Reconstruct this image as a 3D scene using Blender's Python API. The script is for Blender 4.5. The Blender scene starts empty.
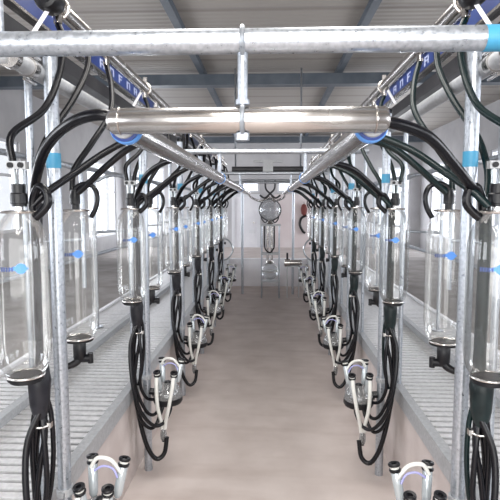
import bpy, bmesh, math, random
from mathutils import Vector, Matrix
random.seed(7)
S = bpy.context.scene
COL = S.collection
PI = math.pi
XL, XR = -0.82, 0.73          # the two rows of glass jars
PER = 1.31                    # spacing of the jar pairs
NS = 6                        # jar pairs in each row
DECK = 0.60                   # height of the slatted platforms over the pit floor

# ------------------------------------------------------------------ materials
def mat(name, col, rough=.5, metal=0., **k):
    m = bpy.data.materials.new(name); m.use_nodes = True
    b = m.node_tree.nodes['Principled BSDF']
    b.inputs['Base Color'].default_value = (*col, 1)
    b.inputs['Roughness'].default_value = rough
    b.inputs['Metallic'].default_value = metal
    for a, v in k.items():
        b.inputs[a.replace('_', ' ')].default_value = v
    return m

def mottle(m, c1, c2, scale, detail=4, bump=0., r1=None, r2=None, stretch=None, lo=.35, hi=.65):
    nt = m.node_tree; n = nt.nodes; l = nt.links; b = n['Principled BSDF']
    tc = n.new('ShaderNodeTexCoord'); mp = n.new('ShaderNodeMapping')
    no = n.new('ShaderNodeTexNoise'); cr = n.new('ShaderNodeValToRGB')
    no.inputs['Scale'].default_value = scale; no.inputs['Detail'].default_value = detail
    if stretch: mp.inputs['Scale'].default_value = stretch
    cr.color_ramp.elements[0].position = lo; cr.color_ramp.elements[1].position = hi
    cr.color_ramp.elements[0].color = (*c1, 1); cr.color_ramp.elements[1].color = (*c2, 1)
    l.new(tc.outputs['Object'], mp.inputs['Vector']); l.new(mp.outputs['Vector'], no.inputs['Vector'])
    l.new(no.outputs['Fac'], cr.inputs['Fac']); l.new(cr.outputs['Color'], b.inputs['Base Color'])
    if r1 is not None:
        mr = n.new('ShaderNodeMapRange'); mr.inputs['To Min'].default_value = r1; mr.inputs['To Max'].default_value = r2
        mr.inputs['From Min'].default_value = .3; mr.inputs['From Max'].default_value = .7
        l.new(no.outputs['Fac'], mr.inputs['Value']); l.new(mr.outputs['Result'], b.inputs['Roughness'])
    if bump:
        bp = n.new('ShaderNodeBump'); bp.inputs['Strength'].default_value = bump; bp.inputs['Distance'].default_value = .01
        l.new(no.outputs['Fac'], bp.inputs['Height']); l.new(bp.outputs['Normal'], b.inputs['Normal'])
    return m

M = {}
M['galv'] = mottle(mat('galvanised_steel', (.6, .62, .66), .38, .75), (.36, .39, .43), (.49, .52, .565), 85, 4, .06, .26, .42)
M['galv_dull'] = mottle(mat('weathered_galvanised_steel', (.5, .5, .5), .5, .45), (.38, .39, .405), (.48, .49, .505), 60, 4, .06, .45, .62)
M['steel'] = mottle(mat('stainless_steel', (.6, .58, .56), .22, 1.), (.50, .475, .455), (.62, .60, .58), 9, 3, 0, .16, .28, (1, 1, 1))
M['deck'] = mottle(mat('galvanised_slats', (.6, .6, .6), .5, .3), (.58, .58, .59), (.70, .70, .71), 40, 4, .05, .38, .55)
M['rubber'] = mat('black_rubber', (.004, .004, .006), .27)
M['rubber'].node_tree.nodes['Principled BSDF'].inputs['Specular IOR Level'].default_value = .30
M['rubber_green'] = mat('green_tinged_black_rubber', (.003, .012, .013), .27, Specular_IOR_Level=.35)
M['black'] = mat('black_plastic', (.006, .006, .008), .36, Specular_IOR_Level=.35)
M['dark_sleeve'] = mottle(mat('dark_grey_sleeve', (.05, .05, .06), .40, Specular_IOR_Level=.25), (.008, .008, .011), (.018, .018, .023), 20)
M['sleeve_green'] = mottle(mat('dark_green_grey_sleeve', (.05, .05, .06), .4, Specular_IOR_Level=.25), (.005, .009, .010), (.011, .019, .020), 20)
M['blue'] = mat('bright_blue_plastic', (.10, .30, .72), .4)
M['navy'] = mottle(mat('deep_blue_paint', (.02, .05, .25), .35), (.010, .028, .15), (.022, .055, .24), 5)
M['pale_mark'] = mat('pale_lettering', (.45, .5, .7), .5)
M['print_blue'] = mat('blue_print', (.09, .27, .72), .5)
M['print_dark'] = mat('dark_blue_print', (.05, .08, .22), .5)
M['cyan'] = mat('cyan_tape', (.05, .27, .45), .45)
M['silicone'] = mat('milky_silicone', (.60, .60, .57), .35)
M['silicone'].node_tree.nodes['Principled BSDF'].inputs['Subsurface Weight'].default_value = .0
M['violet'] = mat('violet_tube', (.30, .30, .55), .35)
M['shell'] = mat('clear_grey_shell', (.46, .50, .52), .15, .35)
M['white'] = mottle(mat('white_paint', (.8, .8, .8), .5), (.76, .76, .80), (.84, .84, .87), 3)
M['frame'] = mat('white_window_frame', (.72, .73, .76), .4)
M['beam'] = mottle(mat('slate_blue_steel', (.1, .12, .15), .5), (.065, .082, .105), (.10, .12, .145), 4)
M['darkbeam'] = mottle(mat('dark_steel', (.04, .04, .045), .45), (.03, .03, .035), (.055, .055, .06), 6)
M['maroon'] = mat('dark_red_cloth', (.16, .035, .03), .7)

def wallmat(name, c1, c2):
    return mottle(mat(name, c1, .85), c1, c2, 1.6, 6, .06)
M['wall'] = wallmat('painted_plaster', (.46, .455, .47), (.56, .555, .565))
M['wall_pink'] = wallmat('pale_pink_plaster', (.66, .58, .58), (.74, .68, .68))
M['pitwall'] = mottle(mat('pit_concrete', (.4, .36, .35), .85), (.48, .42, .40), (.57, .51, .485), 5, 7, .2)
M['yard'] = mottle(mat('yard_concrete', (.2, .2, .2), .9), (.20, .18, .17), (.29, .27, .26), 3, 7, .2)

def floor_mat():
    m = mat('pinkish_concrete', (.4, .35, .34), .62)
    nt = m.node_tree; n = nt.nodes; l = nt.links; b = n['Principled BSDF']
    tc = n.new('ShaderNodeTexCoord')
    def noise(sc, st, det=6):
        mp = n.new('ShaderNodeMapping'); mp.inputs['Scale'].default_value = st
        no = n.new('ShaderNodeTexNoise'); no.inputs['Scale'].default_value = sc; no.inputs['Detail'].default_value = det
        l.new(tc.outputs['Object'], mp.inputs['Vector']); l.new(mp.outputs['Vector'], no.inputs['Vector']); return no
    a = noise(3.2, (1, 1, 1), 9); c = noise(2.4, (.5, 2.6, 1)); d = noise(60, (1, 1, 1), 3)
    r1 = n.new('ShaderNodeValToRGB'); r1.color_ramp.elements[0].position = .32; r1.color_ramp.elements[1].position = .68
    r1.color_ramp.elements[0].color = (.53, .465, .44, 1); r1.color_ramp.elements[1].color = (.63, .565, .54, 1)
    r2 = n.new('ShaderNodeValToRGB'); r2.color_ramp.elements[0].position = .30; r2.color_ramp.elements[1].position = .50
    r2.color_ramp.elements[0].color = (.89, .87, .86, 1); r2.color_ramp.elements[1].color = (1, 1, 1, 1)
    mx = n.new('ShaderNodeMix'); mx.data_type = 'RGBA'; mx.blend_type = 'MULTIPLY'; mx.inputs[0].default_value = 1
    l.new(a.outputs['Fac'], r1.inputs['Fac']); l.new(c.outputs['Fac'], r2.inputs['Fac'])
    l.new(r1.outputs['Color'], mx.inputs[6]); l.new(r2.outputs['Color'], mx.inputs[7]); l.new(mx.outputs[2], b.inputs['Base Color'])
    mr = n.new('ShaderNodeMapRange'); mr.inputs['To Min'].default_value = .48; mr.inputs['To Max'].default_value = .8
    l.new(c.outputs['Fac'], mr.inputs['Value']); l.new(mr.outputs['Result'], b.inputs['Roughness'])
    bp = n.new('ShaderNodeBump'); bp.inputs['Strength'].default_value = .12; bp.inputs['Distance'].default_value = .004
    l.new(d.outputs['Fac'], bp.inputs['Height']); l.new(bp.outputs['Normal'], b.inputs['Normal'])
    return m
M['floor'] = floor_mat()

def ceil_mat():
    m = mat('ribbed_roof_sheet', (.4, .38, .36), .6)
    nt = m.node_tree; n = nt.nodes; l = nt.links; b = n['Principled BSDF']
    tc = n.new('ShaderNodeTexCoord')
    w = n.new('ShaderNodeTexWave'); w.wave_type = 'BANDS'; w.bands_direction = 'Y'; w.inputs['Scale'].default_value = .55
    w.inputs['Distortion'].default_value = 0
    r = n.new('ShaderNodeValToRGB'); r.color_ramp.elements[0].position = .0; r.color_ramp.elements[1].position = .12
    r.color_ramp.elements[0].color = (.27, .243, .22, 1); r.color_ramp.elements[1].color = (.36, .33, .30, 1)
    l.new(tc.outputs['Object'], w.inputs['Vector']); l.new(w.outputs['Fac'], r.inputs['Fac']); l.new(r.outputs['Color'], b.inputs['Base Color'])
    w2 = n.new('ShaderNodeTexWave'); w2.wave_type = 'BANDS'; w2.bands_direction = 'Y'; w2.inputs['Scale'].default_value = 3.
    l.new(tc.outputs['Object'], w2.inputs['Vector'])
    bp = n.new('ShaderNodeBump'); bp.inputs['Strength'].default_value = .25; bp.inputs['Distance'].default_value = .02
    l.new(w2.outputs['Fac'], bp.inputs['Height']); l.new(bp.outputs['Normal'], b.inputs['Normal'])
    return m
M['ceiling'] = ceil_mat()

def glass(name, tint, haze, gl=.9):
    m = bpy.data.materials.new(name); m.use_nodes = True
    nt = m.node_tree; n = nt.nodes; l = nt.links; n.clear()
    out = n.new('ShaderNodeOutputMaterial'); tr = n.new('ShaderNodeBsdfTransparent'); tr.inputs[0].default_value = (*tint, 1)
    g = n.new('ShaderNodeBsdfGlossy'); g.inputs['Roughness'].default_value = .04; g.inputs[0].default_value = (gl, gl, gl, 1)
    d = n.new('ShaderNodeBsdfDiffuse'); d.inputs[0].default_value = (.82, .82, .82, 1)
    lw = n.new('ShaderNodeLayerWeight'); lw.inputs['Blend'].default_value = .30
    mr = n.new('ShaderNodeMapRange'); mr.inputs['To Min'].default_value = .03; mr.inputs['To Max'].default_value = .50
    mr.inputs['From Min'].default_value = 0; mr.inputs['From Max'].default_value = 1
    m1 = n.new('ShaderNodeMixShader'); m1.inputs[0].default_value = haze
    m2 = n.new('ShaderNodeMixShader')
    l.new(lw.outputs['Fresnel'], mr.inputs['Value'])
    l.new(tr.outputs[0], m1.inputs[1]); l.new(d.outputs[0], m1.inputs[2])
    l.new(mr.outputs['Result'], m2.inputs[0]); l.new(m1.outputs[0], m2.inputs[1]); l.new(g.outputs[0], m2.inputs[2])
    l.new(m2.outputs[0], out.inputs['Surface'])
    return m
M['glass'] = glass('jar_glass', (.955, .96, .955), .035)
M['pane'] = glass('window_glass', (.97, .98, 1.), .02, .4)
M['cup_glass'] = glass('clear_plastic', (.80, .82, .84), .16)

# ------------------------------------------------------------------ mesh helpers
class MB:
    def __init__(s): s.bm = bmesh.new()
    def box(s, a, b):
        x0, y0, z0 = a; x1, y1, z1 = b
        v = [s.bm.verts.new(p) for p in ((x0,y0,z0),(x1,y0,z0),(x1,y1,z0),(x0,y1,z0),(x0,y0,z1),(x1,y0,z1),(x1,y1,z1),(x0,y1,z1))]
        for f in ((0,3,2,1),(4,5,6,7),(0,1,5,4),(1,2,6,5),(2,3,7,6),(3,0,4,7)):
            s.bm.faces.new([v[i] for i in f])
        return s
    def bar(s, p, q, w, h):
        """a rectangular bar between two points"""
        p = Vector(p); q = Vector(q); d = (q-p).normalized()
        up = Vector((0,0,1)) if abs(d.z) < .9 else Vector((0,1,0))
        a = d.cross(up).normalized()*w/2; b = a.cross(d).normalized()*h/2
        v = [s.bm.verts.new(c+e) for c in (p, q) for e in (a+b, -a+b, -a-b, a-b)]
        for f in ((0,1,2,3),(7,6,5,4),(0,4,5,1),(1,5,6,2),(2,6,7,3),(3,7,4,0)):
            s.bm.faces.new([v[i] for i in f])
        return s
    def tube(s, pts, r, n=10, smooth=5, caps=True):
        P = [Vector(p) for p in pts]
        R = list(r) if isinstance(r, (list, tuple)) else [r]*len(P)
        if smooth and len(P) > 2:
            Q = []; RR = []
            E = [P[0]*2-P[1]] + P + [P[-1]*2-P[-2]]
            for i in range(len(P)-1):
                a, b, c, d = E[i:i+4]
                for j in range(smooth):
                    t = j/smooth
                    Q.append(.5*((2*b)+(c-a)*t+(2*a-5*b+4*c-d)*t*t+(3*b-a-3*c+d)*t**3)); RR.append(R[i]*(1-t)+R[i+1]*t)
            Q.append(P[-1]); RR.append(R[-1]); P, R = Q, RR
        T = [(P[min(i+1, len(P)-1)]-P[max(i-1, 0)]).normalized() for i in range(len(P))]
        u = T[0].cross(Vector((0,0,1)))
        if u.length < .1: u = T[0].cross(Vector((1,0,0)))
        u.normalize(); rings = []
        for p, t, rr in zip(P, T, R):
            u = (u - t*u.dot(t)).normalized(); w = t.cross(u)
            rings.append([s.bm.verts.new(p+(u*math.cos(2*PI*k/n)+w*math.sin(2*PI*k/n))*rr) for k in range(n)])
        for A, B in zip(rings, rings[1:]):
            for k in range(n):
                f = s.bm.faces.new((A[k], A[(k+1)%n], B[(k+1)%n], B[k])); f.smooth = True
        if caps:
            s.bm.faces.new(rings[0][::-1]); s.bm.faces.new(rings[-1])
        return s
    def cyl(s, p, q, r, n=20): return s.tube([p, q], r, n, 0)
    def lathe(s, prof, c=(0,0,0), axis=(0,0,1), n=28, closed=False):
        """prof = (radius, height) pairs round an axis through c"""
        q = Vector((0,0,1)).rotation_difference(Vector(axis).normalized()); c = Vector(c); rings = []
        for r, z in prof:
            rings.append([s.bm.verts.new(c+q@Vector((r*math.cos(2*PI*k/n), r*math.sin(2*PI*k/n), z))) for k in range(n)])
        pairs = list(zip(rings, rings[1:])) + ([(rings[-1], rings[0])] if closed else [])
        for A, B in pairs:
            for k in range(n):
                f = s.bm.faces.new((A[k], A[(k+1)%n], B[(k+1)%n], B[k])); f.smooth = True
        if not closed:
            if prof[0][0] > 1e-5: pass
        return s
    def disc_solid(s, prof, c=(0,0,0), axis=(0,0,1), n=24):
        """a lathed solid with both ends capped"""
        q = Vector((0,0,1)).rotation_difference(Vector(axis).normalized()); c = Vector(c); rings = []
        for r, z in prof:
            rings.append([s.bm.verts.new(c+q@Vector((r*math.cos(2*PI*k/n), r*math.sin(2*PI*k/n), z))) for k in range(n)])
        for A, B in zip(rings, rings[1:]):
            for k in range(n):
                f = s.bm.faces.new((A[k], A[(k+1)%n], B[(k+1)%n], B[k])); f.smooth = True
        s.bm.faces.new(rings[0][::-1]); s.bm.faces.new(rings[-1])
        return s
    def ring(s, c, axis, R, r, n=24, m=8):
        prof = [(R+r*math.cos(2*PI*j/m), r*math.sin(2*PI*j/m)) for j in range(m)]
        return s.lathe(prof, c, axis, n, True)
    def flip_x(s):
        for v in s.bm.verts: v.co.x = -v.co.x
        bmesh.ops.reverse_faces(s.bm, faces=s.bm.faces[:])
        return s
    def build(s, name, m, parent=None, loc=None, sharp=40):
        me = bpy.data.meshes.new(name)
        bmesh.ops.recalc_face_normals(s.bm, faces=s.bm.faces[:])
        for e in s.bm.edges:
            if len(e.link_faces) == 2 and e.calc_face_angle(0) > math.radians(sharp): e.smooth = False
        s.bm.to_mesh(me); s.bm.free()
        me.materials.append(M[m])
        o = bpy.data.objects.new(name, me); COL.objects.link(o)
        if parent: o.parent = parent
        if loc is not None: o.location = loc
        return o

def tag(o, label, cat, group=None):
    o['label'] = label; o['category'] = cat
    if group: o['group'] = group
    return o
def thing(name, label, cat, loc=(0,0,0), group=None):
    o = bpy.data.objects.new(name, None); o.empty_display_size = .1
    COL.objects.link(o); o.location = loc
    return tag(o, label, cat, group)
def struct(o): o['kind'] = 'structure'; return o
def kids(o): return [c for c in COL.objects if c.parent == o]
def copy_tree(o, parent=None):
    c = o.copy(); COL.objects.link(c)
    if parent: c.parent = parent
    for ch in kids(o): copy_tree(ch, c)
    return c

ORD = ['nearest', 'second', 'third', 'fourth', 'fifth', 'farthest']
def side_word(s): return 'left' if s < 0 else 'right'

# ------------------------------------------------------------------ the hall
HX, HY0, HY1, HZ = 4.2, -3.0, 14.2, 3.68
PITL, PITR, PITE = -0.875, 0.815, 10.7
struct(MB().box((PITL, HY0, -.1), (PITR, PITE, 0)).build('floor', 'floor'))
struct(MB().box((-HX, HY0, .0), (-1.86, HY1, .55)).build('floor_left', 'yard'))
struct(MB().box((1.80, HY0, .0), (HX, HY1, .55)).build('floor_right', 'yard'))
struct(MB().box((-1.86, PITE+.12, .0), (1.80, HY1, .55)).build('floor_back', 'floor'))
struct(MB().box((PITL-.12, HY0, -.1), (PITL, PITE, .51)).build('wall_pit_left', 'pitwall'))
struct(MB().box((PITR, HY0, -.1), (PITR+.12, PITE, .51)).build('wall_pit_right', 'pitwall'))
struct(MB().box((-1.86, PITE, -.1), (1.80, PITE+.12, DECK)).build('wall_pit_back', 'white'))
struct(MB().box((-1.86, HY0, .0), (PITL-.12, PITE, .42)).build('floor_gutter_left', 'yard'))
struct(MB().box((PITR+.12, HY0, .0), (1.80, PITE, .42)).build('floor_gutter_right', 'yard'))
struct(MB().box((-HX-.2, HY0-.2, HZ), (HX+.2, HY1+.2, HZ+.1)).build('ceiling', 'ceiling'))

def wall_with_holes(name, m, axis, pos, thick, a0, a1, z0, z1, holes):
    """axis 'x': a wall in the plane x=pos running along y. holes = (a, b, zlo, zhi)"""
    mb = MB()
    def put(u0, u1, w0, w1):
        if u1-u0 < 1e-4 or w1-w0 < 1e-4: return
        if axis == 'x': mb.box((min(pos, pos+thick), u0, w0), (max(pos, pos+thick), u1, w1))
        else: mb.box((u0, min(pos, pos+thick), w0), (u1, max(pos, pos+thick), w1))
    cur = a0
    for a, b, lo, hi in sorted(holes):
        put(cur, a, z0, z1); put(a, b, z0, lo); put(a, b, hi, z1); cur = b
    put(cur, a1, z0, z1)
    return struct(mb.build(name, m))

WN = [0]
def window(axis, pos, a, b, lo, hi, nx=2, nz=(.62,), name='window'):
    WN[0] += 1
    r = bpy.data.objects.new(f'{name}_{WN[0]}', None); COL.objects.link(r); struct(r)
    def P(u, d, z): return (pos+d, u, z) if axis == 'x' else (u, pos+d, z)
    f = MB(); t = .05
    def bx(u0, u1, w0, w1, d=.04):
        p, q = P(u0, -d, w0), P(u1, d, w1); f.box(p, q)
    bx(a, a+t, lo, hi); bx(b-t, b, lo, hi); bx(a+t, b-t, lo, lo+t); bx(a+t, b-t, hi-t, hi)
    for i in range(1, nx):
        c = a+(b-a)*i/nx; bx(c-.03, c+.03, lo+t, hi-t, .03)
    for q in nz:
        c = lo+(hi-lo)*q; bx(a+t, b-t, c-.025, c+.025, .029)
    f.build('window_frame', 'frame', r)
    MB().box(P(a+t, -.004, lo+t), P(b-t, .004, hi-t)).build('window_pane', 'pane', r)
    # daylight coming in through this window
    L = bpy.data.lights.new('daylight', 'AREA'); L.shape = 'RECTANGLE'; L.size = (b-a)*.95; L.size_y = (hi-lo)*.95
    L.energy = LIGHT_W*(b-a)*(hi-lo)*(1.7 if (pos if axis == 'y' else a) > 11 else 1); L.color = (.97, .98, 1.)
    o = bpy.data.objects.new('daylight', L); COL.objects.link(o)
    sg = 1 if pos > 0 else -1
    if axis == 'x': o.location = (pos+sg*.30, (a+b)/2, (lo+hi)/2); o.rotation_euler = (PI/2, 0, PI/2 if sg > 0 else -PI/2)
    else: o.location = ((a+b)/2, pos+sg*.30, (lo+hi)/2); o.rotation_euler = (-PI/2 if sg > 0 else PI/2, 0, 0)
    return r
LIGHT_W = 26
WL = [(-2.2, -.2, 1.3, 2.8), (.6, 2.6, 1.3, 2.8), (3.4, 5.4, 1.3, 2.8), (6.2, 8.35, 1.3, 2.8), (11.45, 13.6, .95, 2.8)]
WR = [(-2.2, -.2, 1.3, 2.8), (.6, 2.6, 1.3, 2.8), (3.4, 5.4, 1.3, 2.8), (7.6, 9.9, 1.3, 2.8), (11.6, 13.4, .95, 2.8)]
wall_with_holes('wall_left', 'wall', 'x', -HX, -.2, HY0-.2, HY1+.2, -.1, HZ, WL)
wall_with_holes('wall_right', 'wall', 'x', HX, .2, HY0-.2, HY1+.2, -.1, HZ, WR)
FARW = [(-1.02, -.33, .55, 2.02), (-.74, -.26, 2.12, 2.34), (.22, .68, 2.12, 2.34)]
wall_with_holes('wall_back', 'wall', 'y', HY1, .2, -HX, HX, -.1, HZ,
                [(-3.9, -3.0, .95, 2.8), (-.80, -.30, 2.10, 2.42), (.20, .72, 2.10, 2.42), (3.0, 3.9, .95, 2.8)])
wall_with_holes('wall_front', 'wall', 'y', HY0, -.2, -HX, HX, -.1, HZ, [(-2.9, 2.8, .55, 3.3)])  # wide opening behind the viewer, added to let in frontal fill
for w in WL: window('x', -HX-.08, *w)
for w in WR: window('x', HX+.08, *w)
window('y', HY1+.08, -3.9, -3.0, .95, 2.8, 1)
window('y', HY1+.08, 3.0, 3.9, .95, 2.8, 1)
window('y', HY1+.08, -.80, -.30, 2.10, 2.42, 1, ())
window('y', HY1+.08, .20, .72, 2.10, 2.42, 1, ())
# pale pink wall panel behind the far end of the pit and a white door beside it
struct(MB().box((.12, HY1-.03, .55), (1.5, HY1, 2.05)).build('trim_1', 'wall_pink'))
d = bpy.data.objects.new('door_1', None); COL.objects.link(d); struct(d)
f = MB(); f.box((-1.08, HY1-.06, .55), (-1.0, HY1, 2.06)); f.box((-.36, HY1-.06, .55), (-.28, HY1, 2.06)); f.box((-1.0, HY1-.06, 1.98), (-.36, HY1, 2.06))
f.build('door_frame', 'frame', d)
MB().box((-1.0, HY1-.035, .55), (-.36, HY1-.005, 1.98)).build('door_leaf', 'white', d)
MB().box((-.60, HY1-.045, .95), (-.42, HY1-.036, 1.06)).build('letter_plate', 'frame', d)
MB().cyl((-.46, HY1-.09, 1.25), (-.46, HY1-.035, 1.25), .02).build('door_handle', 'steel', d)

# roof beams across the hall and purlins along it
for i, y in enumerate((.0, 7.35, 13.9)):
    struct(MB().box((-HX, y-.09, 3.45), (HX, y+.09, 3.60)).build(f'trim_{i+2}', 'beam'))
for i, x in enumerate((-2.85, -.97, .97, 2.85)):
    struct(MB().box((x-.04, HY0, 3.60), (x+.04, HY1, HZ)).build(f'trim_{i+5}', 'beam'))

# ------------------------------------------------------------------ slatted platforms
def platform(s):
    xe = PITL+.012 if s < 0 else PITR-.012       # edge towards the pit
    xo = -1.82 if s < 0 else 1.76
    t = thing('slatted_platform', f'galvanised slatted cow platform along the {side_word(s)} side of the sunken aisle', 'platform', (0, 0, 0), None)
    m = MB(); y = .25
    a, b = sorted((xe+s*.05, xo))
    while y < PITE-.05:
        m.box((a, y, DECK-.035), (b, y+.042, DECK)); y += .066
    m.build('slats', 'deck', t)
    m = MB(); a, b = sorted((xe, xe+s*.05))
    m.box((a, .2, DECK-.085), (b, PITE-.01, DECK+.006)); m.build('edge_channel', 'galv_dull', t)
    for x in (-1.15, -1.5) if s < 0 else (1.08, 1.44):
        MB().box((x-.025, .2, .42), (x+.025, PITE-.02, DECK-.036)).build('bearer', 'galv_dull', t)
    m = MB(); a, b = sorted((xo, xo+s*.035)); m.box((a, .2, .55), (b, PITE-.01, DECK+.02)); m.build('outer_kerb', 'white', t)
    xr = -1.41 if s < 0 else 1.33
    r = MB().box((xr-.025, .5, DECK+.001), (xr+.025, PITE-.4, DECK+.05)).build('floor_rail', 'galv_dull')
    tag(r, f'square galvanised rail lying on the {side_word(s)} slatted platform', 'rail')
platform(-1); platform(1)

# ------------------------------------------------------------------ stall gates standing on the platforms
def gate(s):
    t = thing('stall_gate', f'bent galvanised tube stall gate on the {side_word(s)} platform', 'gate', group=f'stall gates on the {side_word(s)} platform')
    k = -s
    MB().tube([(0, 0, DECK), (0, 0, 1.85), (k*.03, .02, 1.97), (k*.14, .12, 2.03), (k*.24, .26, 2.0), (k*.27, .3, 1.9), (k*.27, .3, 1.15)], .016, 10, 4).build('bent_tube', 'galv', t)
    MB().cyl((0, 0, 1.5), (k*.268, .3, 1.5), .012).build('cross_bar', 'galv', t)
    MB().disc_solid([(.05, 0), (.05, .012)], (0, 0, DECK)).build('foot_plate', 'galv', t)
    return t
for s in (-1, 1):
    g0 = gate(s)
    for k in range(NS+1):
        g = g0 if k == 0 else copy_tree(g0)
        g.location = ((-1.62 if s < 0 else 1.54), 1.95+PER*k, 0)
        g['label'] = f'bent galvanised tube stall gate on the {side_word(s)} platform, {["nearest", "second", "third", "fourth", "fifth", "sixth", "farthest"][k]} from the front'
# rails joining the gates
for s in (-1, 1):
    x = -1.62 if s < 0 else 1.54
    r = MB().cyl((x, .8, 2.07), (x, 10.2, 2.07), .02).build('gate_rail', 'galv')
    tag(r, f'long thin galvanised rail above the stall gates of the {side_word(s)} platform', 'rail')
    for z in (1.28,):
        r = MB().cyl((x+s*.05, .8, z), (x+s*.05, 10.2, z), .017).build('breast_rail', 'galv')
        tag(r, f'waist-high galvanised rail behind the glass jars of the {side_word(s)} row', 'rail')

# ------------------------------------------------------------------ posts, one between the jars of each pair
def post(s):
    t = thing('galvanised_post', 'x', 'post', group=f'galvanised posts of the {side_word(s)} jar row')
    MB().cyl((0, 0, 0), (0, 0, 2.305), .0255, 20).build('pole', 'galv', t)
    MB().disc_solid([(.028, 0), (.028, .02), (.02, .03)], (0, 0, 2.305)).build('end_cap', 'black', t)
    MB().disc_solid([(.0265, 0), (.0265, .055)], (0, 0, 1.885)).build('tape_band', 'cyan', t)
    b = MB(); b.disc_solid([(.032, 0), (.032, .03)], (0, 0, .62)); b.box((-.012, -.045, .625), (.012, -.02, .645)); b.build('clamp', 'galv_dull', t)
    return t
for s in (-1, 1):
    p0 = post(s)
    for k in range(NS):
        p = p0 if k == 0 else copy_tree(p0)
        p.location = ((-.80 if s < 0 else .715), 1.84+PER*k, 0)
        p['label'] = f'upright galvanised pipe post with a cyan tape band, {ORD[k]} in the {side_word(s)} jar row'
        q = MB().cyl((-.895 if s < 0 else .835, 1.84+PER*k+.02, DECK+.006), (-.895 if s < 0 else .835, 1.84+PER*k+.02, 2.30), .014).build('thin_post', 'galv')
        tag(q, f'thin galvanised upright on the platform side of the {ORD[k]} {side_word(s)} post', 'post', f'thin uprights of the {side_word(s)} jar row')

# ------------------------------------------------------------------ overhead pipework
def mx(x, s): return x if s < 0 else -x-.09
MLX = {-1: -.375, 1: .257}      # the two milk pipes
for s in (-1, 1):
    sw = side_word(s)
    # galvanised rail on top of the posts
    t = thing('overhead_rail', f'fat galvanised pipe rail running over the {sw} row of jars', 'pipe', (mx(-.84, s), 1.62, 2.225))
    MB().cyl((0, 0, 0), (0, 7.6, 0), .030).build('pipe', 'galv_dull', t)
    MB().disc_solid([(.036, 0), (.036, .03)], (0, -.005, 0), (0, 1, 0)).build('end_collar', 'steel', t)
    m = MB(); m.disc_solid([(.036, 0), (.036, .035)], (0, .12, 0), (0, 1, 0))
    for dx, dz in ((-.02, .04), (.02, .04), (.0, -.045)): m.cyl((dx, .1, dz), (dx, .18, dz), .006, 8)
    m.build('clamp', 'steel', t)
    MB().disc_solid([(.0315, 0), (.0315, .05)], (s*.13, 0, .0), (-s, 0, 0)).build('tape_band', 'cyan', t)
    MB().tube([(s*.0, .01, 0), (s*.35, .01, 0), (s*.9, .01, 0)], .029, 16, 0).build('side_branch', 'galv_dull', t)
    # vacuum line with black end cap
    t = thing('vacuum_line', f'stainless overhead air line with a fat black end cap on the {sw}', 'pipe', (mx(-.80, s), 1.84, 2.49))
    MB().cyl((0, 0, 0), (0, 7.2, 0), .030).build('pipe', 'steel', t)
    MB().disc_solid([(.030, -.035), (.042, -.03), (.048, -.01), (.048, .04), (.04, .05)], (0, 0, 0), (0, 1, 0)).build('end_cap', 'black', t)
    for k in range(NS):
        m = MB(); m.ring((0, .10+PER*k, 0), (0, 1, 0), .034, .007); m.box((-.012, .09+PER*k, .03), (.012, .11+PER*k, .07)); m.build('clamp', 'steel', t)
        MB().bar((s*.005, .0+PER*k, -.045), (s*.045, -.03+PER*k, -.13), .012, .014).build('strut', 'white', t)
    # outlets for the pulse hoses
    for k in range(NS):
        for dy in (.08, .40, .64):
            y = dy+PER*k
            if y < 7.1: MB().cyl((0, y, -.025), (0, y, -.06), .016, 12).build('hose_outlet', 'steel', t)
    # blue channel beside it
    t = thing('blue_channel', f'deep blue channel with pale edges beside the {sw} air line', 'channel', (mx(-.935, s), 1.2, 2.465))
    MB().box((-.012, 0, .012), (.012, 7.8, .095)).build('web', 'navy', t)
    for z in (0, .0955): MB().box((-.02, 0, z), (.02, 7.8, z+.012)).build('edge_strip', 'steel', t)
    xx = .0128*(-s)
    for g in range(6):                                    # pale characters painted on the web, read from the aisle
        y = 1.38+g*.17; m = MB()
        def st(a, b, lo, hi, e=.0008):
            p, q = sorted((-s*a, -s*b)); m.box((xx-e, y+.037+p, lo), (xx+e, y+.037+q, hi))
        st(-.037, -.019, .03, .078); st(-.019, .033, .0702, .0775, .0007)
        if g % 2: st(-.019, .018, .050, .058, .0007)
        if g % 3: st(.021, .037, .034, .0698)
        m.build('letter', 'pale_mark', t)
    d = MB().box((mx(-.985, s)-.03, 1.2, 2.37), (mx(-.985, s)+.03, 9.0, 2.44)).build('dark_beam', 'darkbeam')
    tag(d, f'dark steel beam under the blue channel on the {sw}', 'beam')
    # milk line
    t = thing('milk_line', f'stainless milk pipe running down the hall over the {sw} side of the aisle', 'pipe', (MLX[s], 1.30, 1.950))
    MB().cyl((0, 0, 0), (0, 7.5, 0), .035).build('pipe', 'steel', t)
    for y in (.0, 2.45, 4.95):
        MB().disc_solid([(.036, 0), (.040, 0), (.043, .006), (.043, .022), (.040, .026), (.036, .026)], (0, y, 0), (0, 1, 0), 32).build('blue_gasket', 'blue', t)
        MB().disc_solid([(.033, 0), (.038, .002), (.038, .01), (.033, .01)], (0, y-.011, 0), (0, 1, 0), 32).build('clamp_ring', 'navy' if y == 0 else 'steel', t)
        if y == 0: MB().disc_solid([(.029, 0), (.031, .004), (.031, .01)], (0, -.020, 0), (0, 1, 0), 32).build('pipe_end', 'galv_dull', t)
    for k in range(NS):
        for dy in (.12, .50, .74):
            y = dy+PER*k
            if y < 7.4: MB().cyl((s*.018, y, .018), (s*.05, y, .035), .013, 12).build('hose_inlet', 'steel', t)

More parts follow.
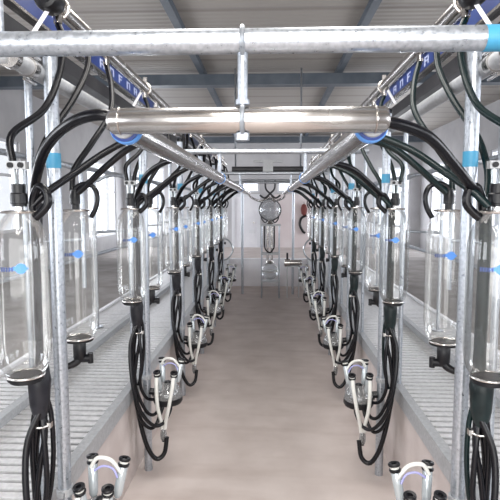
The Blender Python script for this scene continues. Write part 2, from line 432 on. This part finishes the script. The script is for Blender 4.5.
# galvanised pipes across the aisle
def cross_pipe(y, x0, x1, r, label):
    t = thing('crossing_pipe', label, 'pipe', (0, y, 2.145))
    MB().cyl((x0, 0, 0), (x1, 0, 0), r, 28).build('pipe', 'galv', t)
    return t
t = cross_pipe(1.25, -1.55, 1.45, .0295, 'thick galvanised pipe crossing the whole view overhead, nearest of the crossing pipes')
MB().disc_solid([(.0305, 0), (.0305, .09)], (.505, 0, 0), (1, 0, 0)).build('tape_band', 'cyan', t)
for y, w in ((3.75, 'second'), (6.3, 'third'), (8.85, 'farthest')):
    t = cross_pipe(y, -.81, .72, .020, f'thin galvanised pipe crossing over the aisle, {w} from the front')
    if y < 8:
        for s in (-1, 1):
            MB().cyl((MLX[s], 0, 0), (MLX[s], 0, -.165), .011, 12).build('drop_hanger', 'galv', t)
t = thing('drop_hanger', 'short vertical galvanised hanger joining the two nearest crossing pipes', 'hanger', (-.068, 1.25, 1.96))
MB().cyl((0, 0, .033), (0, 0, .165), .0125, 16).build('rod', 'galv', t)
MB().ring((0, 0, .185), (1, 0, 0), .033, .006, 28).build('upper_clamp', 'galv', t)
m = MB(); m.ring((0, 0, -.002), (1, 0, 0), .035, .006, 28); m.disc_solid([(.017, -.052), (.017, -.034)], (0, 0, 0)); m.disc_solid([(.017, .034), (.017, .046)], (0, 0, 0)); m.build('lower_clamp', 'galv', t)
t = thing('milk_crossover', 'shiny stainless pipe crossing the aisle below the thick galvanised pipe', 'pipe', (0, 1.25, 1.957))
MB().disc_solid([(.012, -.402), (.024, -.400), (.0315, -.39), (.0315, .275), (.024, .286), (.012, .288)], (0, 0, 0), (1, 0, 0), 32).build('pipe', 'steel', t)
for x in (-.372, .255): MB().ring((x, 0, 0), (1, 0, 0), .0315, .0022, 32).build('weld_bead', 'steel', t)
o = MB().cyl((-.665, 1.25, 2.174), (-.665, 1.25, 3.68), .0085, 12).build('ceiling_hanger', 'galv')
tag(o, 'thin vertical rod from the roof to the left end of the thick galvanised pipe', 'hanger')
# dark bar over the far part of the aisle
t = thing('dark_cross_bar', 'thick dark bar with a centre bracket hanging over the far part of the aisle', 'bar', (-.03, 7.0, 2.24))
MB().cyl((-.50, 0, 0), (.50, 0, 0), .042, 16).build('bar', 'darkbeam', t)
m = MB(); m.box((-.07, -.05, -.07), (.07, .05, .12)); m.box((-.2, -.02, .10), (.2, .02, .13)); m.build('bracket', 'galv_dull', t)
for s in (-1, 1): MB().cyl((s*.45, 0, .04), (s*.45, 0, 1.36), .012, 8).build('hanger_rod', 'galv', t)

# ------------------------------------------------------------------ jars
def emblem(R, s):
    """blue printed sign wrapped round the glass; u along the girth, v up"""
    def wrap(mb, poly, lift):
        a0 = -PI/2 - s*.30
        vs = []
        for u, v in poly:
            a = a0+u/R; vs.append(mb.bm.verts.new(((R+lift)*math.cos(a), (R+lift)*math.sin(a), .372+v)))
        mb.bm.faces.new(vs)
    b = MB()
    n = 14
    for j in range(n):                                    # round badge in thin wedges
        a, c = 2*PI*j/n, 2*PI*(j+1)/n
        wrap(b, [(.012, 0), (.012+.017*math.cos(a), .017*math.sin(a)), (.012+.017*math.cos(c), .017*math.sin(c))], .0012)
    wrap(b, [(-.004, -.006), (-.004, .008), (-.018, .004), (-.018, -.004)], .0012)
    wrap(b, [(.024, -.007), (.036, 0), (.024, .007)], .0012)
    d = MB()
    for q in range(5): wrap(d, [(-.050+q*.0085, -.009), (-.0445+q*.0085, -.009), (-.0445+q*.0085, .005), (-.050+q*.0085, .005)], .0012)
    return b, d

PROF = [(.050, .004), (.063, .012), (.074, .032), (.081, .062), (.085, .10), (.085, .425), (.0825, .458), (.075, .492), (.061, .520), (.047, .537), (.040, .545)]
def jar(s, kind):
    t = thing('recorder_jar', 'x', 'glass jar', group=f'glass recorder jars of the {side_word(s)} row')
    MB().lathe(PROF, n=36).build('glass_body', 'glass', t)
    for mb, m, nm in zip(emblem(.085, s), ('print_blue', 'print_dark'), ('blue_emblem', 'printed_text')): mb.build(nm, m, t)
    k = -s                                                 # towards the aisle
    MB().disc_solid([(.040, 0), (.058, .001), (.060, .005), (.058, .009), (.030, .011)], (0, 0, .544), n=28).build('top_flange', 'steel', t)
    MB().disc_solid([(.045, -.012), (.059, -.010), (.059, -.004), (.050, .002)], (0, 0, 0), n=28).build('bottom_flange', 'black', t)
    MB().ring((0, 0, .003), (0, 0, 1), .058, .0045, 32).build('clamp_ring', 'steel', t)
    if kind == 'A':
        MB().disc_solid([(.044, -.020), (.052, -.018), (.052, -.0125)], (0, 0, 0)).build('bottom_gasket', 'black', t)
        m = MB(); m.disc_solid([(.024, .012), (.024, .02), (.027, .022), (.027, .052), (.022, .056), (.022, .085)], (0, 0, .555)); m.build('inlet_socket', 'black', t)
        m = MB(); m.disc_solid([(.013, .553), (.013, .57)], (0, 0, 0)); m.build('steel_collar', 'steel', t)
        MB().cyl((-.011, 0, .638), (-.014, 0, .688), .008, 12).build('clear_tube', 'shell', t); MB().cyl((.011, 0, .638), (.012, 0, .688), .008, 12).build('clear_tube', 'shell', t)
        MB().box((-.031, -.013, .688), (.032, .013, .713)).build('valve_block', 'galv_dull', t)
        for x in (-.016, .018): MB().cyl((x, -.022, .70), (x, -.013, .70), .009, 12).build('valve_cap', 'black', t)
    else:
        m = MB(); m.disc_solid([(.016, .55), (.016, .575), (.022, .577), (.022, .612), (.017, .622), (.017, .635)], (0, 0, 0)); m.build('top_cap', 'black', t)
        v = MB(); v.disc_solid([(.020, -.095), (.027, -.085), (.027, -.02), (.022, -.012), (.022, -.004)], (0, 0, 0))
        v.tube([(0, 0, -.085), (-k*.015, -.02, -.105), (-k*.055, -.05, -.118)], [.018, .016, .012], 12, 3)
        v.cyl((0, 0, -.09), (k*.045, .005, -.088), .017, 12); v.cyl((k*.045, .005, -.11), (k*.045, .005, -.066), .012, 12)
        v.build('outlet_valve', 'black', t)
    # black hose looping over from the cap down to the flange on the aisle side
    h = MB()
    if kind == 'A': h.tube([(k*.035, .02, .556), (k*.043, .015, .60), (k*.066, .005, .632), (k*.092, .0, .615), (k*.095, .0, .575), (k*.07, 0, .545), (k*.052, 0, .530)], .0135, 10, 4)
    else: h.tube([(0, 0, .625), (k*.012, 0, .648), (k*.045, 0, .66), (k*.082, 0, .645), (k*.096, 0, .605), (k*.088, 0, .560), (k*.066, 0, .520)], .0105, 10, 4)
    h.build('hose_loop', 'rubber', t)
    return t

def sleeve(s):
    t = MB().tube([(-s*.012, .112, 1.76), (0, .108, 1.70), (0, .108, 1.3), (0, .108, 1.19), (0, .085, 1.13), (0, .080, 1.04), (0, .08, .99)],
                  [.016, .0205, .0205, .022, .040, .034, .022], 16, 4).build('hose_sleeve', 'dark_sleeve' if s < 0 else 'sleeve_green')
    return t

# hoses of one pair, in coordinates from the row and the front jar; x > 0 is towards the aisle
H = {
 'pulse_hose': [([(.02, .30, 2.43), (.045, .28, 2.36), (.05, .22, 2.22), (.035, .12, 2.08), (-.03, .02, 1.98), (-.02, .0, 1.885)], .0125, 'from the air line to the front jar'),
                ([(.02, .62, 2.43), (.028, .56, 2.32), (.012, .42, 2.16), (-.03, .28, 2.0), (-.035, .19, 1.87), (-.01, .13, 1.76)], .0130, 'from the air line into the dark sleeve'),
                ([(.02, .86, 2.43), (.06, .80, 2.32), (.09, .68, 2.17), (.045, .56, 2.02), (-.01, .49, 1.90), (-.012, .462, 1.81)], .0130, 'from the air line to the rear jar')],
 'milk_hose': [([(.395, -.20, 1.978), (.35, -.22, 2.0), (.25, -.18, 1.985), (.12, -.06, 1.93), (.03, .05, 1.83), (.0, .10, 1.75)], .0165, 'arching from the milk pipe into the dark sleeve'),
               ([(.395, .18, 1.98), (.35, .16, 1.99), (.25, .14, 1.94), (.15, .09, 1.86), (.08, .03, 1.795), (.035, .005, 1.745)], .0125, 'arching from the milk pipe to the front jar'),
               ([(.395, .42, 1.98), (.34, .42, 2.01), (.24, .44, 1.98), (.13, .45, 1.90), (.06, .46, 1.84), (.012, .46, 1.80)], .0135, 'arching from the milk pipe to the rear jar')],
 'long_hose': [([(.0, .08, 1.03), (-.028, .085, .85), (-.024, .09, .62), (.0, .085, .42), (.045, .08, .24), (.10, .09, .145), (.15, .11, .17), (.165, .13, .27)], .0145, 'looping from the sleeve down to the cluster connector')],
 'looped_hose': [([(-.012, .075, 1.04), (-.022, .06, .93), (-.022, .06, .78), (-.01, .06, .62), (.04, .08, .47), (.085, .12, .42), (.13, .17, .47), (.155, .20, .52)], .0105, 'in a short loop to the back of the claw'),
                 ([(.012, .085, 1.04), (.018, .07, .92), (-.002, .06, .80), (-.018, .05, .60), (.02, .05, .42), (.08, .10, .34), (.12, .16, .41), (.14, .20, .50)], .0105, 'in a low loop to the underside of the claw'),
                 ([(.015, .07, 1.04), (-.03, .03, .90), (-.012, -.01, .68), (.03, .0, .50), (.09, .06, .38), (.14, .13, .36), (.175, .20, .42), (.165, .24, .48)], .0115, 'in a wide loop round the front of the claw'),
                 ([(.0, .085, 1.04), (.020, .06, .93), (.030, .05, .78), (.018, .06, .64), (.04, .12, .53), (.09, .17, .50)], .0100, 'in a tight bend to the claw')],
 'thin_hose': [([(.015, .09, 1.08), (.030, .10, 1.0), (.034, .10, .86), (.02, .10, .72), (-.005, .10, .62)], .0090, 'crossing below the sleeve')],
}
def cluster(s):
    t = thing('milking_cluster', 'x', 'milking cluster', group=f'milking clusters of the {side_word(s)} side')
    def F(p): return (p[0]*(-s), p[1], p[2])
    MB().disc_solid([(.055, -.112), (.088, -.102), (.097, -.085), (.094, -.062)], (0, 0, 0)).build('claw_base', 'black', t)
    MB().lathe([(.092, -.062), (.090, -.040), (.078, -.005), (.058, .018), (.030, .030), (.012, .033), (.0, .0335)], n=28).build('claw_bowl', 'cup_glass', t)
    MB().disc_solid([(.050, -.062), (.040, -.045), (.026, -.01), (.022, .035), (.012, .042)], (0, 0, 0)).build('claw_core', 'black', t)
    m = MB(); m.cyl((0, 0, -.055), F((-.10, -.02, -.055)), .007, 8); m.build('hanging_arm', 'steel', t)
    cups = [((-.052, .075, .172), (-.04, .045, .015)), ((.082, .070, .165), (.055, .045, .015)),
            ((-.055, -.068, .122), (-.042, -.035, -.02)), ((.056, -.068, .118), (.045, -.035, -.02))]
    for i, (tp, bt) in enumerate(cups):
        tp = Vector(F(tp)); bt = Vector(F(bt)); ax = (tp-bt).normalized(); L = (tp-bt).length
        c = MB().disc_solid([(.010, 0), (.017, .012), (.0185, .04), (.0195, L-.03), (.0185, L-.028)], bt, ax, 18).build('teat_cup', 'shell', t)
        MB().disc_solid([(.0215, L-.030), (.0235, L-.026), (.0235, L-.020), (.021, L-.018)], bt, ax, 18).build('rubber_ring', 'black', c)
        MB().disc_solid([(.0175, L-.0175), (.0175, L-.0085)], bt, ax, 18).build('liner_neck', 'silicone', c)
        MB().disc_solid([(.021, L-.008), (.024, L-.005), (.024, L+.002), (.020, L+.005), (.011, L+.003), (.010, L-.006)], bt, ax, 18).build('mouthpiece', 'black', c)
    for sx, r in ((-1, .012), (1, .012)):
        pts = [F((sx*.054, -.085, .090)), F((sx*.050, -.108, .03)), F((sx*.036-.008, -.11, -.09)), F((sx*.014-.012, -.09, -.20)), F((-.014+sx*.010, -.085, -.245))]
        MB().tube(pts, r, 10, 5).build('milk_tube', 'silicone', t)
    MB().cyl(F((-.085, -.01, -.03)), F((-.118, -.015, -.025)), .022, 14).build('side_socket', 'black', t)
    MB().tube([F((-.05, .05, .135)), F((-.025, .055, .172)), F((.03, .055, .165)), F((.074, .05, .115))], .0085, 10, 5).build('arched_tube', 'silicone', t)
    MB().tube([F((-.035, .045, .125)), F((.0, .045, .145)), F((.04, .045, .135)), F((.06, .04, .10))], .0045, 8, 4).build('thin_pulse_tube', 'violet', t)
    c = MB().lathe([(.010, -.075), (.019, -.055), (.0215, -.03), (.019, -.005), (.012, .012)], F((-.014, -.085, -.255)), n=20).build('clear_connector', 'cup_glass', t)
    MB().disc_solid([(.011, -.075), (.014, -.03), (.009, .0)], F((-.014, -.085, -.255))).build('connector_core', 'black', t)
    return t

def place(o, x, y, z=0): o.location = (x, y, z)
for s in (-1, 1):
    sw = side_word(s); X = XL if s < 0 else XR
    protos = {}
    jA, jB, sl, cl = jar(s, 'A'), jar(s, 'B'), sleeve(s), cluster(s)
    def flip(pts): return [(-s*p[0], p[1], p[2]) for p in pts]
    hp = []
    for nm, lst in H.items():
        for i, (pts, r, what) in enumerate(lst):
            if nm == 'milk_hose' and s > 0 and i == 0: pts = [(.40, -.20, 1.972), (.37, -.2, 1.975), (.28, -.15, 1.945), (.17, -.05, 1.875), (.07, .04, 1.80), (.0, .10, 1.75)]
            if nm == 'milk_hose' and s > 0: pts = [(pts[0][0]+.035, *pts[0][1:]), (pts[1][0]+.02, *pts[1][1:])]+pts[2:]
            mt = 'rubber' if s < 0 or nm in ('long_hose', 'looped_hose') or (nm == 'milk_hose' and i == 0) else 'rubber_green'
            hp.append((nm, MB().tube(flip(pts), r, 10, 6).build(nm, mt), what))
    rg = MB()
    rg.ring((-s*.0, .082, .965), (0, 0, 1), .030, .004, 20); rg.box((-s*.03-.01, .072, .955), (-s*.03+.01, .092, .975))
    band = rg.build('hose_clip', 'steel')
    for k in range(NS):
        y0 = 1.62+PER*k
        first = (k == 0)
        a = jA if first else copy_tree(jA); place(a, X, y0+(.03 if s > 0 else -.01), 1.178)
        a['label'] = f'glass jar with blue emblem under a steel valve block, {ORD[k]} pair on the {sw}'
        b = jB if first else copy_tree(jB); place(b, X, y0+.462, 1.178)
        b['label'] = f'glass jar with black outlet valve beneath, rear jar of the {ORD[k]} {sw} pair'
        v = sl if first else copy_tree(sl); place(v, X, y0)
        tag(v, f'dark hose sleeve behind the front jar of the {ORD[k]} pair on the {sw}', 'hose sleeve', f'dark hose sleeves of the {sw} row')
        c = cl if first else copy_tree(cl); place(c, X-s*.155, y0+.225, .565)
        c['label'] = f'four-cup milking cluster with white tubes hanging low by the {ORD[k]} {sw} post'
        q = band if first else copy_tree(band); place(q, X, y0)
        tag(q, f'steel clip round the hose bundle below the {ORD[k]} {sw} sleeve', 'clip', f'hose clips of the {sw} row')
        for nm, o, what in hp:
            h = o if first else copy_tree(o); place(h, X, y0)
            tag(h, f'{"black" if o.data.materials[0] == M["rubber"] else "dark green"} hose {what}, {ORD[k]} {sw} pair', 'hose', f'{nm.replace("_", " ")}s of the {sw} row')
    # pale hose ring hanging at the end of the row
    xp = -.895 if s < 0 else .835; yp = 1.84+PER*(NS-1)+.02
    o = MB().tube([(xp-s*.01, yp, 1.16), (xp-s*.08, yp, 1.19), (xp-s*.20, yp, 1.15), (xp-s*.27, yp, 1.0), (xp-s*.20, yp, .86), (xp-s*.08, yp, .81), (xp-s*.01, yp, .84)], .013, 8, 4).build('hose_ring', 'shell')
    tag(o, f'pale grey curved hose ring at the far end of the {sw} jar row', 'hose')

# ------------------------------------------------------------------ receiver unit at the far end of the pit
Y = 9.45
t = thing('milk_receiver', 'milk receiver with round glass globes in a steel frame at the far pit end', 'milk receiver', (0, Y, 0))
for sx in (-1, 1):
    for sy in (-1, 1):
        MB().cyl((sx*.165+.01, sy*.12, 0), (sx*.165+.01, sy*.12, 1.38), .014, 10).build('leg', 'galv', t)
for p, q in (((-.18, -.14, 1.36), (.20, .14, 1.39)), ((-.17, -.135, .82), (.19, -.115, .85)), ((-.17, .115, .82), (.19, .135, .85)), ((-.17, -.135, .30), (.19, .135, .32))): MB().box(p, q).build('frame_bar', 'galv_dull', t)
g = [(.2*math.sin(a*PI/14), -.2*math.cos(a*PI/14)) for a in range(15)]
MB().lathe(g, (0, 0, 1.66), n=32).build('upper_globe', 'cup_glass', t)
m = MB(); m.ring((0, 0, 1.66), (0, 1, 0), .203, .012, 40); m.build('globe_rim', 'darkbeam', t)
MB().disc_solid([(.07, 1.39), (.05, 1.43), (.04, 1.47)], (0, 0, 0)).build('globe_seat', 'steel', t)
MB().lathe([(.165*math.sin(a*PI/14), -.165*math.cos(a*PI/14)) for a in range(15)], (0, 0, .50), n=32).build('lower_globe', 'cup_glass', t)
m = MB(); m.ring((0, 0, .50), (0, 0, 1), .168, .010, 36); m.disc_solid([(.06, .64), (.08, .66), (.06, .70)], (0, 0, 0)); m.build('globe_band', 'steel', t)
MB().tube([(-.10, -.06, 1.36), (-.10, -.07, 1.0), (-.07, -.07, .90), (.0, -.07, .86), (.06, -.07, .92), (.08, -.06, 1.0), (.08, -.06, 1.36)], .014, 10, 4).build('bent_tube', 'rubber', t)
for x in (.035, -.045): MB().cyl((x, .05, .66), (x, .05, 1.37), .022, 12).build('riser', 'steel', t)
for sx in (-1, 1): MB().tube([(sx*.045, 0, 1.47), (sx*.09, -.02, 1.42), (sx*.15, -.02, 1.48), (sx*.17, 0, 1.56)], .012, 8, 3).build('side_bracket', 'darkbeam', t)
t = thing('milk_pump', 'stainless milk pump lying to the right of the receiver', 'pump', (.27, Y, .33))
m = MB(); m.disc_solid([(.05, 0), (.075, .01), (.075, .11), (.055, .12), (.055, .33), (.03, .34)], (0, 0, .33), (1, 0, 0)); m.build('pump_body', 'steel', t)
m = MB(); m.box((.05, -.06, .25), (.30, .06, .27))
for x in (.06, .28):
    for y in (-.05, .05): m.box((x-.01, y-.01, -.33), (x+.01, y+.01, .25))
m.build('pump_stand', 'galv_dull', t)
MB().cyl((.06, 0, .40), (.06, 0, .52), .02, 12).build('pump_outlet', 'black', t)
for s in (-1, 1):
    o = MB().tube([(MLX[s], 8.80, 1.95), (MLX[s], 8.95, 1.94), (mx(-.33, s), 9.15, 1.88), (mx(-.17, s), 9.35, 1.82), (s*.05, 9.42, 1.88), (s*.02+.0, 9.45, 1.90)], .020, 12, 5).build('receiver_inlet_pipe', 'steel')
    tag(o, f'bent stainless pipe from the {side_word(s)} milk pipe down to the receiver globe', 'pipe')
t = thing('overhead_bend', 'dark double bend crossing just above the receiver globe', 'pipe', (0, 9.45, 1.9))
MB().tube([(-.19, -.2, .03), (-.1, -.2, -.02), (0, -.2, .06), (.08, -.2, .15), (.09, -.2, .3)], .018, 10, 4).build('left_bend', 'darkbeam', t)
MB().tube([(.19, -.16, .03), (.1, -.16, -.02), (0, -.16, .06), (-.08, -.16, .15), (-.09, -.16, .3)], .018, 10, 4).build('right_bend', 'darkbeam', t)
# end posts of the pit frame
for s in (-1, 1):
    o = MB().cyl((mx(-.54, s), 9.75, 0), (mx(-.54, s), 9.75, 2.20), .024).build('end_post', 'galv')
    tag(o, f'galvanised end post at the far {side_word(s)} corner of the pit', 'post')
o = MB().cyl((-.60, 9.75, 2.225), (.51, 9.75, 2.225), .024).build('end_rail', 'galv')
tag(o, 'galvanised rail joining the two end posts of the pit', 'rail')
# small items hanging on the far wall
t = thing('hanging_cloth', 'dark red cloth hung on the far wall to the right', 'cloth', (.95, HY1-.05, 1.62))
MB().disc_solid([(.02, -.16), (.07, -.12), (.09, .02), (.06, .13), (.02, .16)], (0, -.03, 0), n=14).build('cloth_bundle', 'maroon', t)
MB().tube([(0, -.04, .16), (0, -.05, .2), (0, .02, .22)], .012, 8, 3).build('hook', 'steel', t)
o = MB().tube([(1.02, HY1-.07, 1.46), (.88, HY1-.07, 1.38), (.84, HY1-.07, 1.2), (.92, HY1-.07, 1.02), (.99, HY1-.07, .96)], .035, 10, 4).build('hanging_strap', 'black')
tag(o, 'black curved strap hanging below the dark red cloth on the far wall', 'strap')

# ------------------------------------------------------------------ light
def area(name, loc, rot, sx, sy, e, col=(1, 1, 1)):
    L = bpy.data.lights.new(name, 'AREA'); L.shape = 'RECTANGLE'; L.size = sx; L.size_y = sy; L.energy = e; L.color = col
    o = bpy.data.objects.new(name, L); COL.objects.link(o); o.location = loc; o.rotation_euler = rot; return o
area('front_fill', (-.05, HY0-.35, 1.95), (PI/2, 0, 0), 5.6, 2.7, 230, (1., .985, .96))  # soft frontal fill added outside the opening behind the viewer
for x in (-.35, .25):                                # unseen fill lights added above the pit, behind and ahead of the viewer
    area('rear_top_fill', (x, -.9, 3.35), (0, 0, 0), .12, 2.4, 60, (1., .97, .93))
    area('pit_fill', (x*1.6, 2.7, 3.40), (0, 0, 0), .6, 2.2, 34, (1., .97, .93))  # extra fill added to brighten the pit floor

w = bpy.data.worlds.new('World'); S.world = w; w.use_nodes = True
bg = w.node_tree.nodes['Background']; bg.inputs[0].default_value = (.95, .97, 1., 1); bg.inputs[1].default_value = 2.0

# ------------------------------------------------------------------ camera
cam = bpy.data.cameras.new('Camera'); co = bpy.data.objects.new('Camera', cam); COL.objects.link(co)
cam.sensor_width = 36; cam.lens = 36*500/500; cam.clip_start = .05
co.location = (0, 0, 1.75)
co.rotation_euler = (PI/2-math.atan(45/500), 0, math.atan(20/500))
S.camera = co
S.view_settings.view_transform = 'Standard'; S.view_settings.look = 'None'
S.view_settings.exposure = 0.0; S.view_settings.gamma = 1
c = S.cycles
c.max_bounces = 10; c.transparent_max_bounces = 40; c.diffuse_bounces = 4; c.glossy_bounces = 5
c.use_denoising = True; c.sample_clamp_indirect = 6; c.caustics_reflective = False; c.caustics_refractive = False
